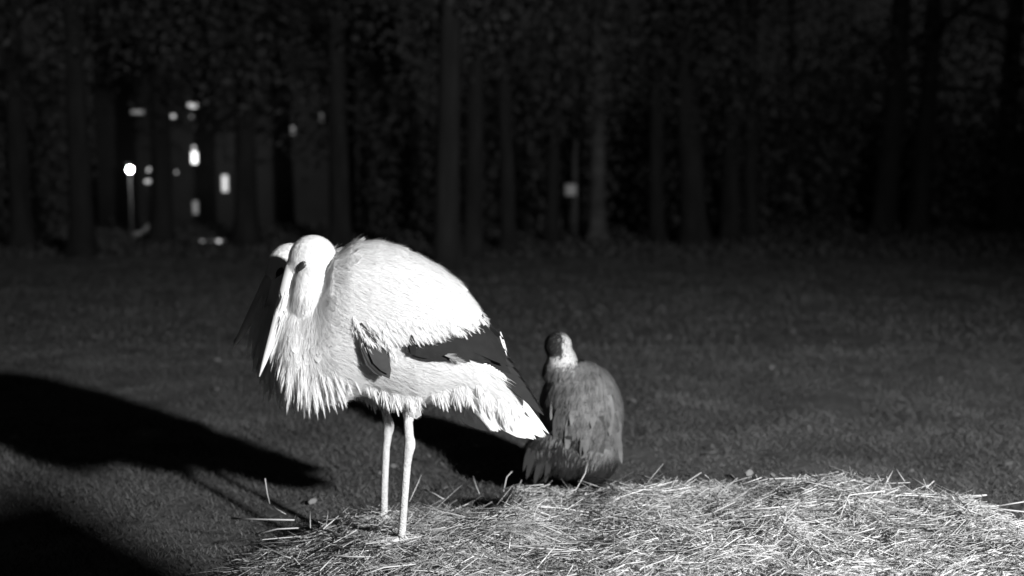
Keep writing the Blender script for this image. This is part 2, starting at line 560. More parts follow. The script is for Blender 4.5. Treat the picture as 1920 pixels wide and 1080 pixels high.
# stalks that can be picked out one by one, by where they lie on the nest
STALKS = [
    ([(434, 972), (495, 974), (552, 975)], 2.86, 2.80, 2.4), ([(497, 897), (501, 925), (506, 945)], 2.98, 2.98, 1.6),
    ([(506, 945), (520, 955), (536, 964)], 2.98, 2.92, 1.3), ([(478, 1002), (520, 992), (560, 990)], 2.80, 2.78, 2.0),
    ([(606, 992), (655, 950)], 2.76, 2.90, 1.6), ([(581, 958), (582, 990)], 2.86, 2.80, 1.4), ([(615, 956), (612, 985)], 2.88, 2.82, 1.3),
    ([(600, 992), (650, 1006), (698, 1016)], 2.76, 2.66, 1.9), ([(515, 1038), (545, 1046)], 2.60, 2.55, 1.8),
    ([(660, 1008), (700, 996), (740, 990)], 2.68, 2.74, 1.8), ([(690, 1014), (730, 1002)], 2.66, 2.70, 1.8),
    ([(600, 1070), (625, 1044)], 2.42, 2.50, 1.8), ([(615, 1040), (660, 1044), (700, 1044)], 2.52, 2.50, 2.2),
    ([(795, 918), (815, 926), (832, 936)], 3.06, 3.0, 1.9), ([(768, 940), (784, 905), (790, 890)], 3.0, 3.06, 1.2),
    ([(887, 893), (893, 912), (899, 926)], 3.10, 3.04, 1.6), ([(960, 884), (950, 895), (944, 922)], 3.10, 3.06, 1.8),
    ([(978, 900), (972, 915), (968, 926)], 3.08, 3.05, 1.2), ([(985, 966), (1030, 984), (1080, 1012)], 2.80, 2.66, 2.4),
    ([(955, 988), (985, 972), (1000, 966)], 2.76, 2.82, 1.6), ([(910, 992), (950, 955)], 2.74, 2.86, 1.8),
    ([(1085, 938), (1130, 946), (1186, 956)], 2.96, 2.90, 2.6), ([(1102, 865), (1097, 888), (1080, 918)], 3.16, 3.04, 1.9),
    ([(1080, 918), (1062, 924), (1040, 928)], 3.04, 3.04, 1.5), ([(1115, 922), (1150, 908)], 3.05, 3.10, 2.2),
    ([(1030, 918), (1022, 940), (1016, 962)], 3.04, 2.86, 1.6), ([(1243, 870), (1222, 895), (1200, 924)], 3.16, 3.04, 1.2),
    ([(1315, 886), (1290, 902), (1276, 914)], 3.10, 3.06, 1.8), ([(1326, 890), (1348, 910), (1368, 932)], 3.08, 2.98, 2.2),
    ([(1240, 940), (1270, 922), (1310, 908)], 2.96, 3.06, 1.5), ([(1383, 896), (1360, 916)], 3.08, 3.04, 1.3),
    ([(1384, 900), (1398, 924)], 3.06, 2.98, 1.8), ([(1400, 908), (1440, 898), (1490, 896)], 3.05, 3.02, 2.0),
    ([(1491, 896), (1488, 918)], 3.02, 3.0, 1.8), ([(1425, 932), (1450, 920), (1474, 902)], 2.96, 3.02, 2.0),
    ([(1506, 920), (1540, 902), (1582, 887)], 3.02, 3.06, 2.2), ([(1400, 968), (1450, 958), (1502, 955)], 2.80, 2.82, 2.4),
    ([(1642, 886), (1652, 902)], 3.0, 2.96, 2.0), ([(1678, 876), (1686, 888), (1696, 902)], 3.0, 2.94, 1.9),
    ([(1660, 908), (1674, 882)], 2.94, 3.0, 1.9), ([(1702, 892), (1730, 908), (1756, 926)], 2.96, 2.86, 2.0),
    ([(1751, 902), (1738, 914)], 2.92, 2.9, 2.0), ([(1620, 918), (1650, 900)], 2.92, 2.98, 2.0),
    ([(1796, 930), (1825, 930), (1850, 928)], 2.86, 2.84, 2.3), ([(1780, 942), (1850, 952), (1925, 960)], 2.84, 2.72, 2.0),
    ([(1862, 950), (1900, 944), (1925, 940)], 2.78, 2.76, 2.0), ([(1880, 972), (1925, 994)], 2.70, 2.62, 2.0),
    ([(1868, 972), (1900, 995), (1925, 1022)], 2.68, 2.58, 1.9), ([(1850, 985), (1890, 1000), (1925, 1008)], 2.66, 2.56, 1.9),
    ([(1890, 1000), (1906, 1024), (1918, 1046)], 2.62, 2.5, 1.9), ([(1845, 990), (1880, 1030), (1900, 1056)], 2.64, 2.48, 1.9),
    ([(1772, 920), (1773, 938)], 2.88, 2.86, 1.6), ([(1590, 945), (1620, 958), (1655, 964)], 2.84, 2.76, 2.4),
    ([(1755, 962), (1800, 966)], 2.76, 2.74, 2.2), ([(1520, 982), (1560, 978)], 2.72, 2.72, 2.0),
    ([(1120, 988), (1136, 968)], 2.74, 2.80, 1.8), ([(1120, 962), (1142, 974)], 2.82, 2.76, 1.4),
    ([(1260, 1022), (1300, 1021), (1350, 1022)], 2.56, 2.54, 2.2), ([(1010, 1036), (1060, 1034), (1110, 1030)], 2.52, 2.52, 1.9),
    ([(1082, 1024), (1092, 1036)], 2.56, 2.52, 1.8), ([(835, 1062), (880, 1040)], 2.42, 2.50, 1.8),
    ([(762, 1036), (785, 1058)], 2.52, 2.44, 1.8), ([(680, 1078), (720, 1064), (780, 1058)], 2.40, 2.44, 1.9),
    ([(1160, 1008), (1190, 996), (1230, 992)], 2.62, 2.68, 1.8), ([(1560, 1000), (1610, 1004), (1640, 1014)], 2.62, 2.56, 2.0),
]
for pts, y0, y1, r in STALKS:
    k = len(pts)
    W = [P(px, py, y0 + (y1 - y0) * j / (k - 1)) for j, (px, py) in enumerate(pts)]
    add_stalk(W, r * 0.00115)
pts, r = hay(400, (0.12, 0.34), (0.0014, 0.0022), 0.12, K=4, z0=0.016, zs=0.022, rmax=0.97)
for k in range(min(200, len(pts))):
    add_stalk(pts[k], r[k][0] * 0.9, M_STALK if k % 3 else M_PALE_LIT_STRAW)
pts, r = hay(60, (0.08, 0.2), (0.002, 0.0034), 0.15, K=4, z0=0.012, zs=0.025, rmax=0.95)
for k in range(min(22, len(pts))):
    add_stalk(pts[k], r[k][0], M_TWIG, 'dark_twig')


# ------------------------------------------------------------------ storks
def stork(label, Ys, tf, bill_tip, leg_px, n_feather, twist=0.0):
    """A white stork seen from its left side; tf maps the drawn profile to photo pixels."""
    def W(px, py, dy=0.0):
        p = P(*tf(px, py), Ys)
        p.y += dy
        return p
    foot = P(leg_px[-1][0], leg_px[-1][1], Ys)
    root = empty('white_stork', foot, label, 'stork', 'white storks roosting on the nest')
    R0 = np.array(foot)
    k = (W(100, 0) - W(0, 0)).length / 100.0          # metres per profile pixel

    def loc(px, py, dy=0.0):
        return np.array(W(px, py, dy)) - R0

    acc = Acc()
    # trunk, lofted from chest to rump
    st = [(512, 622, 668, .018), (524, 585, 700, .056), (545, 548, 722, .076), (575, 540, 742, .088), (605, 520, 752, .096), (632, 474, 750, .110),
          (660, 455, 742, .118), (700, 451, 738, .122), (740, 459, 748, .122), (780, 476, 755, .118), (820, 498, 750, .108),
          (855, 524, 745, .094), (885, 560, 748, .076), (910, 598, 752, .058), (940, 648, 768, .042), (968, 700, 785, .022)]
    seg = 28
    ang = np.arange(seg) * 2 * np.pi / seg
    V, T = [], []
    for (sx, t, b, hw) in st:
        c, h = (t + b) / 2, (b - t) / 2
        for a in ang:
            V.append(loc(sx, c - h * math.sin(a), hw * math.cos(a) * (1.0 if math.sin(a) > -0.2 else 0.92)))
    for s_ in range(len(st) - 1):
        for j in range(seg):
            j2 = (j + 1) % seg
            p, q = s_ * seg + j, s_ * seg + j2
            T += [(p, q, q + seg), (p, q + seg, p + seg)]
    for e, rev in ((0, False), (len(st) - 1, True)):
        V.append(np.mean(V[e * seg:(e + 1) * seg], axis=0))
        for j in range(seg):
            tri = (e * seg + (j + 1) % seg, e * seg + j, len(V) - 1)
            T.append(tri if not rev else tri[::-1])
    acc.add(V, T)
    # head, jaw, folded neck
    acc.ellipsoid(loc(586, 488), (47 * k, .046, 49 * k), 0.25)
    acc.ellipsoid(loc(560, 505), (25 * k, .033, 36 * k), 0.15)
    acc.ellipsoid(loc(586, 560), (48 * k, .080, 82 * k), 0.1)
    acc.ellipsoid(loc(566, 640), (52 * k, .092, 92 * k), 0.08)
    acc.ellipsoid(loc(560, 582), (32 * k, .064, 66 * k), 0.2)
    # thighs
    for sgn in (-1, 1):
        acc.ellipsoid(loc(758, 706, sgn * 0.030), (30 * k, .036, 50 * k), 0.0)
    # standing leg with its foot
    L = [np.array(P(px, py, Ys)) - R0 for (px, py, r) in leg_px]
    acc.tube(L, [r * k for (_, _, r) in leg_px], 10)
    hk = L[2]
    acc.ellipsoid(hk, (11.5 * k, 10 * k, 24 * k), 0.12)
    acc.ellipsoid(hk + np.array([-6 * k, 0, -14 * k]), (7 * k, 7 * k, 12 * k), 0.0)
    for a, ln in ((2.75, .075), (3.25, .085), (3.85, .075), (0.3, .035)):
        d = np.array([math.cos(a), math.sin(a), 0.0])
        acc.tube([np.array([0, 0, .014]), d * ln * .5 + np.array([0, 0, .012]), d * ln + np.array([0, 0, .002])], [9 * k, 6 * k, 3.5 * k], 8)
    me = fuse(acc, 'body', 0.0040, 3)
    me.materials.append(M_SKINW)
    me.materials.append(M_LEG)
    zleg = loc(760, 768)[2]
    me.materials.append(M_BLACK)
    hx, hz_ = loc(590, 500)[0], loc(590, 500)[2]

    def in_bar(px, py):
        """The black band of the folded wing, in profile pixels."""
        lo_ = np.interp(px, [770, 830, 880, 915, 960], [641, 637, 620, 590, 560])
        hi_ = np.interp(px, [770, 830, 880, 930, 975], [642, 655, 661, 686, 720])
        return (px > 772) & (py > lo_) & (py < hi_)
    for p in me.polygons:
        if p.center.z < zleg:
            p.material_index = 1
        elif in_bar(590 + (p.center.x - hx) / k, 500 - (p.center.z - hz_) / k):
            p.material_index = 2
    body = link(bpy.data.objects.new('body', me), root)

    # bill: two mandibles
    bb, bt = loc(546, 522, -0.018), np.array(P(*bill_tip, Ys - 0.11)) - R0
    ax = bt - bb
    side = norm(np.cross(ax, [0, 1.0, 0]))
    bill = Acc()
    ts = np.linspace(-0.12, 1, 9)
    rr = np.array([16, 15.5, 14, 12.6, 11, 9.2, 7.2, 4.6, 1.2]) * k
    bill.tube([bb + ax * t + side * 0.002 * math.sin(max(t, 0) * 3) for t in ts], rr, 12)
    V, T = bill.get()
    bo = mesh_obj('bill', V, T, M_BILL, root, smooth=True)
    gap = Acc()
    gap.tube([bb + ax * t + np.array([0.0, -0.0105 * (1 - t * 0.85), 0]) - side * 3 * k for t in np.linspace(0.02, 0.93, 6)], [0.0009] * 6, 5)
    gap.obj('mouth_line', M_EYE, bo)
    # eyes with their dark skin
    for sgn in (-1, 1):
        e = Acc()
        c = loc(573, 497, sgn * 0.0435)
        e.ellipsoid(c, (7.5 * k, .0055, 12 * k), 0.55)
        e.ellipsoid(loc(566, 512, sgn * 0.041), (4.2 * k, .0045, 15 * k), 0.3)
        e.obj('eye', M_EYE, root, smooth=True)

    # ---- small body feathers and down
    N = n_feather
    p, nrm = sample(me, N * 5)
    keepz = p[:, 2] > zleg + 0.004
    p, nrm = p[keepz], nrm[keepz]
    n1 = N // 4                                              # soft feather shapes; the rest are fine barbs
    x0, z0 = loc(590, 500)[0], loc(590, 500)[2]
    rx, rz = (p[:, 0] - x0) / k, -(p[:, 2] - z0) / k        # profile pixels from the head
    d = np.zeros_like(p)
    neck = np.clip((40 - rx) / 40.0, 0, 1)                   # 1 on head and chest
    d[:, 0] = 0.9 * (1 - neck) + 0.10 * neck
    d[:, 2] = -(0.42 * (1 - neck) + 1.0 * neck)
    under = np.clip((rz - 190) / 60.0, 0, 1) * (1 - neck)
    d[:, 2] -= 0.5 * under
    head = (rz < 45) & (rx < 45)
    d[head, 0] = 0.75
    d[head, 2] = -0.65
    d[:, 0] += 0.5 * (vnoise(rx / 26.0, rz / 26.0, 81) - 0.5)
    d[:, 2] += 0.5 * (vnoise(rx / 26.0, rz / 26.0, 82) - 0.5)
    d += 0.10 * rng.standard_normal(d.shape)
    d = d - nrm * np.sum(d * nrm, 1, keepdims=True)
    d = norm(d)
    ppx, ppy = 590 + rx, 500 + rz
    sz = np.where(head, 0.012, 0.034) * (0.7 + 0.6 * rng.random(len(p)))
    tx, ty = ppx + d[:, 0] * sz / k, ppy - d[:, 2] * sz / k
    over_bill = (tx < 546 - (ty - 522) * 0.326 + 22) & (ty < 690) & (ty > 515)
    ok = ~over_bill & ~(in_bar(ppx, ppy) | in_bar(tx, ty - 4))
    p, nrm, d, sz = p[ok], nrm[ok], d[ok], sz[ok]
    V1, T1 = feathers(p[:n1] - nrm[:n1] * 0.002, d[:n1], nrm[:n1], sz[:n1], sz[:n1] * 0.5, 0.03, 0.03)
    fz = sz[n1:] * (0.5 + 0.7 * rng.random(len(p) - n1))
    dd = norm(d[n1:] + nrm[n1:] * (0.0 + 0.24 * rng.random((len(p) - n1, 1)) ** 3))
    V2, T2 = wisps(p[n1:], dd, nrm[n1:], fz, 0.0008, 0.03)
    a2 = Acc()
    a2.add(V1, T1)
    a2.add(V2, T2)
    a2.obj('plumage', M_WHITE, root)['kind'] = 'stuff'

    def feather_part(name, a, b, dy_a, dy_b, w, m, nrm_=(0, -1, 0.15), shape='round', lift=0.03, curl=0.02, parent=None, parts=2):
        """One feather from profile pixel a to b, finely stepped."""
        A, B = loc(a[0], a[1], dy_a), loc(b[0], b[1], dy_b)
        L_ = np.linalg.norm(B - A)
        V, T = feathers([A], [B - A], [np.array(nrm_, float)], [L_], [w * k], lift, curl, shape)
        return mesh_obj(name, V, T, m, parent or root)

    def plume(name, a, b, dy_a, dy_b, w, m, n_strand=26, side_=-1):
        """A soft frayed feather: a bundle of fine barbs fanning out from its shaft."""
        n_strand = int(n_strand * 1.7)
        A, B = loc(a[0], a[1], dy_a), loc(b[0], b[1], dy_b)
        ax_ = B - A
        L_ = np.linalg.norm(ax_)
        u = ax_ / L_
        nn = np.array([0.0, side_, 0.15])
        sd = np.cross(u, nn)
        sd /= np.linalg.norm(sd)
        nn = np.cross(sd, u)
        t0 = rng.random(n_strand) * 0.62
        t1 = np.minimum(t0 + 0.28 + 0.35 * rng.random(n_strand), 1.0)
        wide = (w * k * 0.5) * np.sin(np.pi * np.clip(t1, 0, 1) ** 1.3) + 0.0012
        o1 = rng.normal(0, 0.55, n_strand) * wide
        o0 = o1 * 0.35
        p0 = A + ax_ * t0[:, None] + sd * o0[:, None]
        p1 = A + ax_ * t1[:, None] + sd * o1[:, None] + nn * (0.003 * rng.standard_normal(n_strand))[:, None]
        dv = p1 - p0
        ln = np.linalg.norm(dv, axis=1)
        V, T = wisps(p0, dv, np.broadcast_to(nn, dv.shape) + 0.25 * rng.standard_normal(dv.shape), ln, 0.0014, 0.04)
        return mesh_obj(name, V, T, m, root)

    # surface half-width of the trunk at a profile pixel
    def hw(px, py):
        for q in range(len(st) - 1):
            if st[q][0] <= px <= st[q + 1][0]:
                f = (px - st[q][0]) / (st[q + 1][0] - st[q][0])
                t, b, w = [st[q][j] * (1 - f) + st[q + 1][j] * f for j in (1, 2, 3)]
                c, h = (t + b) / 2, (b - t) / 2
                return w * math.sqrt(max(0.02, 1 - min(1, ((py - c) / h) ** 2)))
        return 0.03

    for sgn in (-1, 1):
        s = sgn
        nv = (0, s, 0.12)
        # black flight feathers folded along the flank
        for q in range(13):
            f = q / 12.0
            a = (776 + 80 * f, 618 - 12 * f + 14 * (1 - f))
            b = (822 + 132 * f + random.uniform(-4, 4), 662 + 18 * f * f + random.uniform(-3, 3))
            if f > 0.75:
                b = (b[0], b[1] - 10 + 14 * random.random())
            feather_part('flight_feather', a, b, s * (hw(*a) + 0.004), s * (max(hw(*b), 0.05) + 0.008 + 0.0012 * (q % 3)), 30, M_BLACK, nv, 'long')
        for q in range(5):
            a, b = (860 + 6 * q, 600 + 8 * q), (946 + 3 * q, 640 + 14 * q)
            feather_part('flight_feather', a, b, s * 0.082, s * 0.030, 26, M_BLACK, nv, 'long')
        for q in range(6):
            a, b = (866 + 8 * q, 622 - 4 * q + 5 * (q % 2)), (925 + 5 * q, 650 + 6 * q)
            feather_part('flight_feather', a, b, s * (0.088 - 0.007 * q), s * (0.066 - 0.006 * q), 24, M_BLACK, nv, 'long')
        feather_part('flight_feather', (938, 626), (951, 664), s * 0.036, s * 0.030, 3.5, M_PALE, nv, 'long')
        # short black tuft at the front of the wing bar
        feather_part('flight_feather', (784, 650), (781, 612), s * (hw(782, 620) + .010), s * (hw(782, 620) + .013), 13, M_BLACK, nv, 'long')
        feather_part('flight_feather', (770, 636), (812, 656), s * (hw(772, 636) + .008), s * (hw(812, 656) + .013), 16, M_BLACK, nv, 'long')
        # grey feather tips under the bar
        plume('grey_feather', (838, 650), (880, 668), s * (hw(832, 648) + .014), s * (hw(878, 664) + .020), 15, M_EDGEF, 30, s)
        # dark blade-shaped feathers at the bend of the wing
        for q, (a, b, w, mm) in enumerate([((686, 600), (726, 690), 34, M_BEND), ((680, 592), (738, 692), 34, M_BEND),
                                           ((690, 592), (741, 693), 34, M_BEND), ((694, 600), (740, 684), 30, M_BEND)]):
            feather_part('bend_feather', a, b, s * (hw(*a) + .008 + .001 * q), s * (hw(*b) + .022 + .0015 * q), w, mm, nv, 'blade')
        for q in range(14):
            a_ = (676 + 3.4 * q, 578 + 5.2 * q + random.uniform(-4, 4))
            b_ = (a_[0] + 13 + random.uniform(-3, 3), a_[1] + 28)
            if q > 7:
                a_, b_ = (a_[0] + 26, a_[1] - 8), (b_[0] + 24, b_[1] - 6)
            plume('covert_feather', a_, b_, s * (hw(*a_) + .006), s * (hw(*b_) + .016), 12, M_WHITE, 20, s)
        # white coverts hanging over the black bar, in three rows
        for row, (yy, n_, ln, w) in enumerate([(604, 28, 42, 17), (592, 24, 40, 20)]):
            for q in range(n_):
                f = (q + 0.5 * (row % 2)) / (n_ - 1)
                ax_ = 690 + 205 * f - 22 * row
                ay_ = yy + random.uniform(-5, 5) - (6 if row == 0 else 0) + (18 * (1 - f) if row == 0 else 0) - 10 * f
                top = np.interp(ax_, [v[0] for v in st], [v[1] for v in st])
                if ay_ < top + 4:
                    continue
                b_ = (ax_ + ln * 0.55, ay_ + ln * 0.72 * (0.8 + 0.35 * random.random()))
                plume('covert_feather', (ax_, ay_), b_, s * (hw(ax_, ay_) + .003), s * (hw(*b_) + .011 - .005 * row), w * 1.1, M_WHITE, 46, s)
    # long black wing tips along the top of the tail
    for q in range(7):
        a = (880 + 8 * q, 625 + 9 * q)
        b = (954 + 11 * q, 668 + 18 * q)
        for dy in (-0.022, 0.022):
            feather_part('flight_feather', a, b, dy * 2, dy, 20, M_BLACK, (0.3, -1 if dy < 0 else 1, 0.4), 'long')
    # tail feathers
    for q in range(11):
        f = q / 10.0
        a = (890 - 12 * f, 668 + 70 * f)
        b = (1030 - 46 * f + random.uniform(-3, 3), 821 + 4 * math.sin(math.pi * f) - 8 * f * f + random.uniform(-3, 2))
        if q == 0:
            b = (1031, 820)
        dy = 0.030 - 0.007 * q
        feather_part('tail_feather', a, b, dy, dy * 1.1, 26, M_WHITE if q % 4 else M_PALE, (0.3, -1, 0.3), 'long' if q < 2 else 'round', 0.02, 0.02)
    # long chest plumes
    tips = [(516, 668), (524, 700), (533, 722), (541, 742), (549, 768), (556, 752), (570, 760), (577, 779), (590, 775), (600, 768), (606, 777), (618, 776), (628, 764),
            (642, 766), (652, 757), (656, 742), (636, 748), (612, 760), (584, 764), (560, 744), (690, 738), (672, 736)]
    for q, t_ in enumerate(tips):
        for v in range(4):
            t2 = (t_[0] + random.uniform(-8, 8) * (v > 0), t_[1] - random.uniform(2, 40) * (v > 0))
            a = (t2[0] * 0.55 + 590 * 0.45 - 4, t2[1] - 105 + 12 * random.random())
            dy = -0.088 + 0.045 * random.random()
            plume('chest_plume', a, t2, dy, dy * 0.92, 13 + 6 * random.random(), M_WHITE, 30)
    for q in range(26):                                # the far side of the chest
        t_ = (522 + 5.2 * q, 694 + 70 * math.sin(min(1, q / 14.0) * 1.57) + random.uniform(-14, 4))
        a = (t_[0] * 0.6 + 590 * 0.4, t_[1] - 95)
        dy = random.uniform(-0.04, 0.09)
        plume('chest_plume', a, t_, dy, dy * 0.85, 20, M_WHITE, 40, -1 if dy < 0.02 else 1)
    # belly fringe
    fr = [(700, 744), (715, 752), (728, 758), (744, 764), (758, 768), (772, 772), (750, 774), (764, 776), (778, 774), (786, 770), (800, 762), (815, 758), (832, 762), (842, 766), (850, 752), (862, 768), (868, 766),
          (880, 762), (896, 772), (912, 776), (930, 786), (946, 792), (958, 800), (968, 808)]
    for t_ in fr:
        for dy in (-0.06, -0.02, 0.02, 0.06):
            t2 = (t_[0] + random.uniform(-8, 8), t_[1] + random.uniform(-14, 3))
            a = (t2[0] - 16, t2[1] - 54)
            plume('belly_feather', a, t2, dy * 0.9, dy, 26, M_WHITE, 44, -1 if dy <= 0 else 1)
    return root


leg1 = [(762, 720, 16), (764, 770, 9.5), (768, 836, 10), (763, 872, 8.6), (758, 940, 8.0), (753, 1008, 8.2), (752, 1023, 9.5)]
stork('white stork in front, neck drawn in and bill resting on its fluffed chest', 2.62, lambda x, y: (x, y), (486, 706), leg1, 26000)
leg2 = [(720, 715, 15), (720, 756, 9.5), (729, 802, 10), (724, 840, 8.6), (721, 910, 8.2), (720, 968, 8.4), (720, 982, 9.5)]
stork('second white stork half hidden behind the front stork and shaded by it', 2.845,
      lambda x, y: (702 + (x - 757) * 0.925, 992 + (y - 1020) * 0.925), (436, 652), leg2, 16000)


# ------------------------------------------------------------------ grey bird behind the nest
def grey_bird():
    Yb = 3.42
    base = P(1092, 926, Yb)
    root = empty('grey_bird', base, 'plump grey bird with a pale nape sitting on the grass behind the nest', 'bird')
    R0 = np.array(base)
    k = (P(100, 500, Yb) - P(0, 500, Yb)).length / 100.0

    def loc(px, py, dy=0.0):
        p = P(px, py, Yb)
        return np.array((p.x, p.y + dy, p.z)) - R0
    acc = Acc()
    acc.ellipsoid(loc(1090, 772), (79 * k, .135, 100 * k), -0.12)
    acc.ellipsoid(loc(1104, 846), (58 * k, .11, 62 * k), 0.0)
    acc.ellipsoid(loc(1052, 838, -0.03), (62 * k, .09, 52 * k), 0.5)
    acc.ellipsoid(loc(1015, 846, -0.06), (36 * k, .05, 46 * k), 0.4)
    acc.ellipsoid(loc(1046, 648, -0.01), (26 * k, .046, 27 * k), 0.0)
    acc.ellipsoid(loc(1066, 700), (50 * k, .085, 30 * k), 0.25)
    acc.ellipsoid(loc(1053, 678, -0.005), (29 * k, .052, 34 * k), 0.0)
    for px in (1068, 1128):
        acc.tube([loc(px, 850), loc(px, 895), loc(px - 2, 928)], [16 * k, 10 * k, 8 * k], 8)
        for a in (4.2, 4.7, 5.2, 1.5):
            d = np.array([math.cos(a), math.sin(a), 0.0])
            f0 = loc(px - 2, 926)
            acc.tube([f0, f0 + d * 0.03, f0 + d * 0.06], [7 * k, 5 * k, 3 * k], 6)
    me = fuse(acc, 'body', 0.006, 5)
    me.materials.append(M_GREYF)
    link(bpy.data.objects.new('body', me), root)
    # beak, pointing away from the camera to the far side
    b = Acc()
    b.tube([loc(1034, 650, 0.035), loc(1028, 653, 0.065), loc(1022, 660, 0.095)], [.012, .009, .002], 8)
    b.obj('beak', M_GREYD, root, smooth=True)
    p, nrm = sample(me, 42000)
    keep = p[:, 2] > loc(0, 905)[2]
    p, nrm = p[keep], nrm[keep]
    N = len(p)
    px = 1092 + (p[:, 0]) / k
    py = 926 - p[:, 2] / k
    d = np.stack([-0.28 + 0.0 * px, np.full(N, -0.1), np.full(N, -1.0)], -1) + 0.18 * rng.standard_normal((N, 3))
    d = norm(d - nrm * np.sum(d * nrm, 1, keepdims=True))
    head = py < 680
    sz = np.where(head, 0.012, 0.032) * (0.7 + 0.6 * rng.random(N))
    pale = head & ((px > 1053 + 2.5 * rng.standard_normal(N)) | (py > 656 + 2.5 * rng.standard_normal(N))) & (px > 1022) & (px < 1079) & (py < 671 + 4 * rng.standard_normal(N))
    pale2 = (px < 1026 + 3 * rng.standard_normal(N)) & (py < 664) & (py > 630) & (rng.random(N) < 0.2)
    dark = (head & ~pale & (py < 668)) | ((py > 838 + 8 * rng.standard_normal(N)) ) | ((py > 796 + 8 * rng.standard_normal(N)) & (px < 1092 + 8 * rng.standard_normal(N)) & (rng.random(N) < 0.93))  # dark cap and underside, plus the stork's shade painted on the lower left
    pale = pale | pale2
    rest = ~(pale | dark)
    for nm, msk, m in (('plumage', rest, M_GREYF), ('pale_nape', pale, M_NAPE), ('dark_plumage_and_shade', dark, M_GREYB)):
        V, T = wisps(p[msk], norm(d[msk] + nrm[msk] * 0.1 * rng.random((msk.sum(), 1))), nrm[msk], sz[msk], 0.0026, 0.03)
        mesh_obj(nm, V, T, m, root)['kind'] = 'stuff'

    def bow(px, py):
        q = ((px - 1090) / 80.0) ** 2 + ((py - 778) / 104.0) ** 2
        return -0.137 * math.sqrt(max(0.03, 1 - min(0.97, q)))
    # folded wing feathers down the back
    spec = [((1052, 702), (1030, 775), 32, 0), ((1080, 704), (1066, 780), 34, 0), ((1110, 712), (1104, 786), 34, 0), ((1136, 730), (1138, 802), 32, 0),
            ((1150, 760), (1160, 840), 26, 0), ((1046, 752), (1038, 822), 30, 1), ((1070, 754), (1058, 832), 30, 0), ((1096, 760), (1092, 838), 30, 0),
            ((1120, 764), (1124, 846), 30, 1), ((1142, 786), (1150, 862), 28, 0), ((1036, 796), (1022, 852), 26, 0), ((1064, 800), (1052, 866), 28, 1), ((1088, 806), (1092, 864), 24, 0),
            ((1112, 806), (1126, 872), 24, 0), ((1132, 812), (1142, 870), 24, 0), ((1154, 800), (1164, 866), 18, 0),
            ((1000, 828), (986, 880), 20, 0), ((1014, 836), (1000, 892), 20, 1), ((1030, 836), (1020, 888), 20, 0), ((992, 824), (980, 866), 16, 0), ((1046, 838), (1042, 896), 20, 1)]
    for (a, b_, w, dk) in spec:
        A, B = loc(a[0], a[1], bow(*a) - .006), loc(b_[0], b_[1], bow(*b_) - .012)
        if a[0] < 1034 and a[1] > 820:
            A, B = loc(a[0], a[1], -.112), loc(b_[0], b_[1], -.118)
        V, T = feathers([A], [B - A], [np.array([0.0, -1, 0.2])], [np.linalg.norm(B - A)], [w * k * 0.6], 0.03, 0.03, 'long')
        mesh_obj('wing_feather', V, T, M_GREYB if (a[0] < 1048 and a[1] > 790) else (M_GREYD if dk else M_GREYF), root)  # lower left feathers blackened in place of the stork's shade
    return root


grey_bird()


# ------------------------------------------------------------------ trees
def make_trunk(seed):
    r = np.random.default_rng(seed)
    acc = Acc()
    H, K, S = 7.0, 26, 14
    z = np.linspace(0, H, K) ** 1.0
    z = np.concatenate([[-0.15, 0.0, 0.08, 0.2], np.linspace(0.45, H, K)])
    cx = 0.18 * (vnoise(z * 0.5, z * 0 + seed, 41) - 0.5) * z / 3
    cy = 0.18 * (vnoise(z * 0.5, z * 0 + seed + 9, 43) - 0.5) * z / 3
    rad = 0.2 * (1 - 0.55 * np.clip(z, 0, H) / H) + 0.13 * np.exp(-np.clip(z, 0, 9) / 0.14)
    V, T = [], []
    for i_, zz in enumerate(z):
        for j in range(S):
            a = 2 * math.pi * j / S
            rr = rad[i_] * (1 + 0.16 * (float(vnoise(j * 1.3 + seed, zz * 1.2, 47)) - 0.5) + (0.25 * math.sin(3 * a + seed) * math.exp(-max(zz, 0) / 0.15)))
            V.append((cx[i_] + rr * math.cos(a), cy[i_] + rr * math.sin(a), zz))
    for i_ in range(len(z) - 1):
        for j in range(S):
            p, q = i_ * S + j, i_ * S + (j + 1) % S
            T += [(p, q, q + S), (p, q + S, p + S)]
    acc.add(V, T)
    ends = []
    for b in range(11):
        h = r.uniform(1.7, 6.5)
        a = r.uniform(0, 2 * math.pi)
        ln = r.uniform(0.9, 2.0)
        d = np.array([math.cos(a), math.sin(a), r.uniform(-0.15, 0.5)])
        p0 = np.array([np.interp(h, z, cx), np.interp(h, z, cy), h])
        pts = [p0, p0 + d * ln * .35 + [0, 0, .05], p0 + d * ln * .7, p0 + d * ln + [0, 0, -.1]]
        acc.tube(pts, [.055, .04, .025, .008], 6)
        ends.append(pts[2])
        ends.append(pts[3])
        for _ in range(3):
            f = r.uniform(.4, .9)
            q0 = p0 + d * ln * f
            e = q0 + r.normal(0, .35, 3) + np.array([0, 0, -.05])
            acc.tube([q0, (q0 + e) / 2 + [0, 0, .04], e], [.016, .011, .004], 5)
            ends.append(e)
    V, T = acc.get()
    return tri_mesh('trunk', V, T, True), np.array(ends)


def make_crown(seed, ends):
    r = np.random.default_rng(seed + 100)
    n = 5200
    c = ends[r.integers(0, len(ends), n)]
    p = c + r.normal(0, 1, (n, 3)) * np.array([.34, .34, .24])
    top = r.random(n) < 0.3
    p[top] = np.stack([r.normal(0, 1.0, top.sum()), r.normal(0, 1.0, top.sum()), r.uniform(3.0, 7.6, top.sum())], -1)
    d = r.normal(0, 1, (n, 3)) + np.array([0, 0, -.5])
    nn = r.normal(0, 1, (n, 3))
    L = r.uniform(.035, .085, n)
    V, T = feathers(p, d, norm(nn), L, L * .55, .1, .3)
    return tri_mesh('crown', V, T)


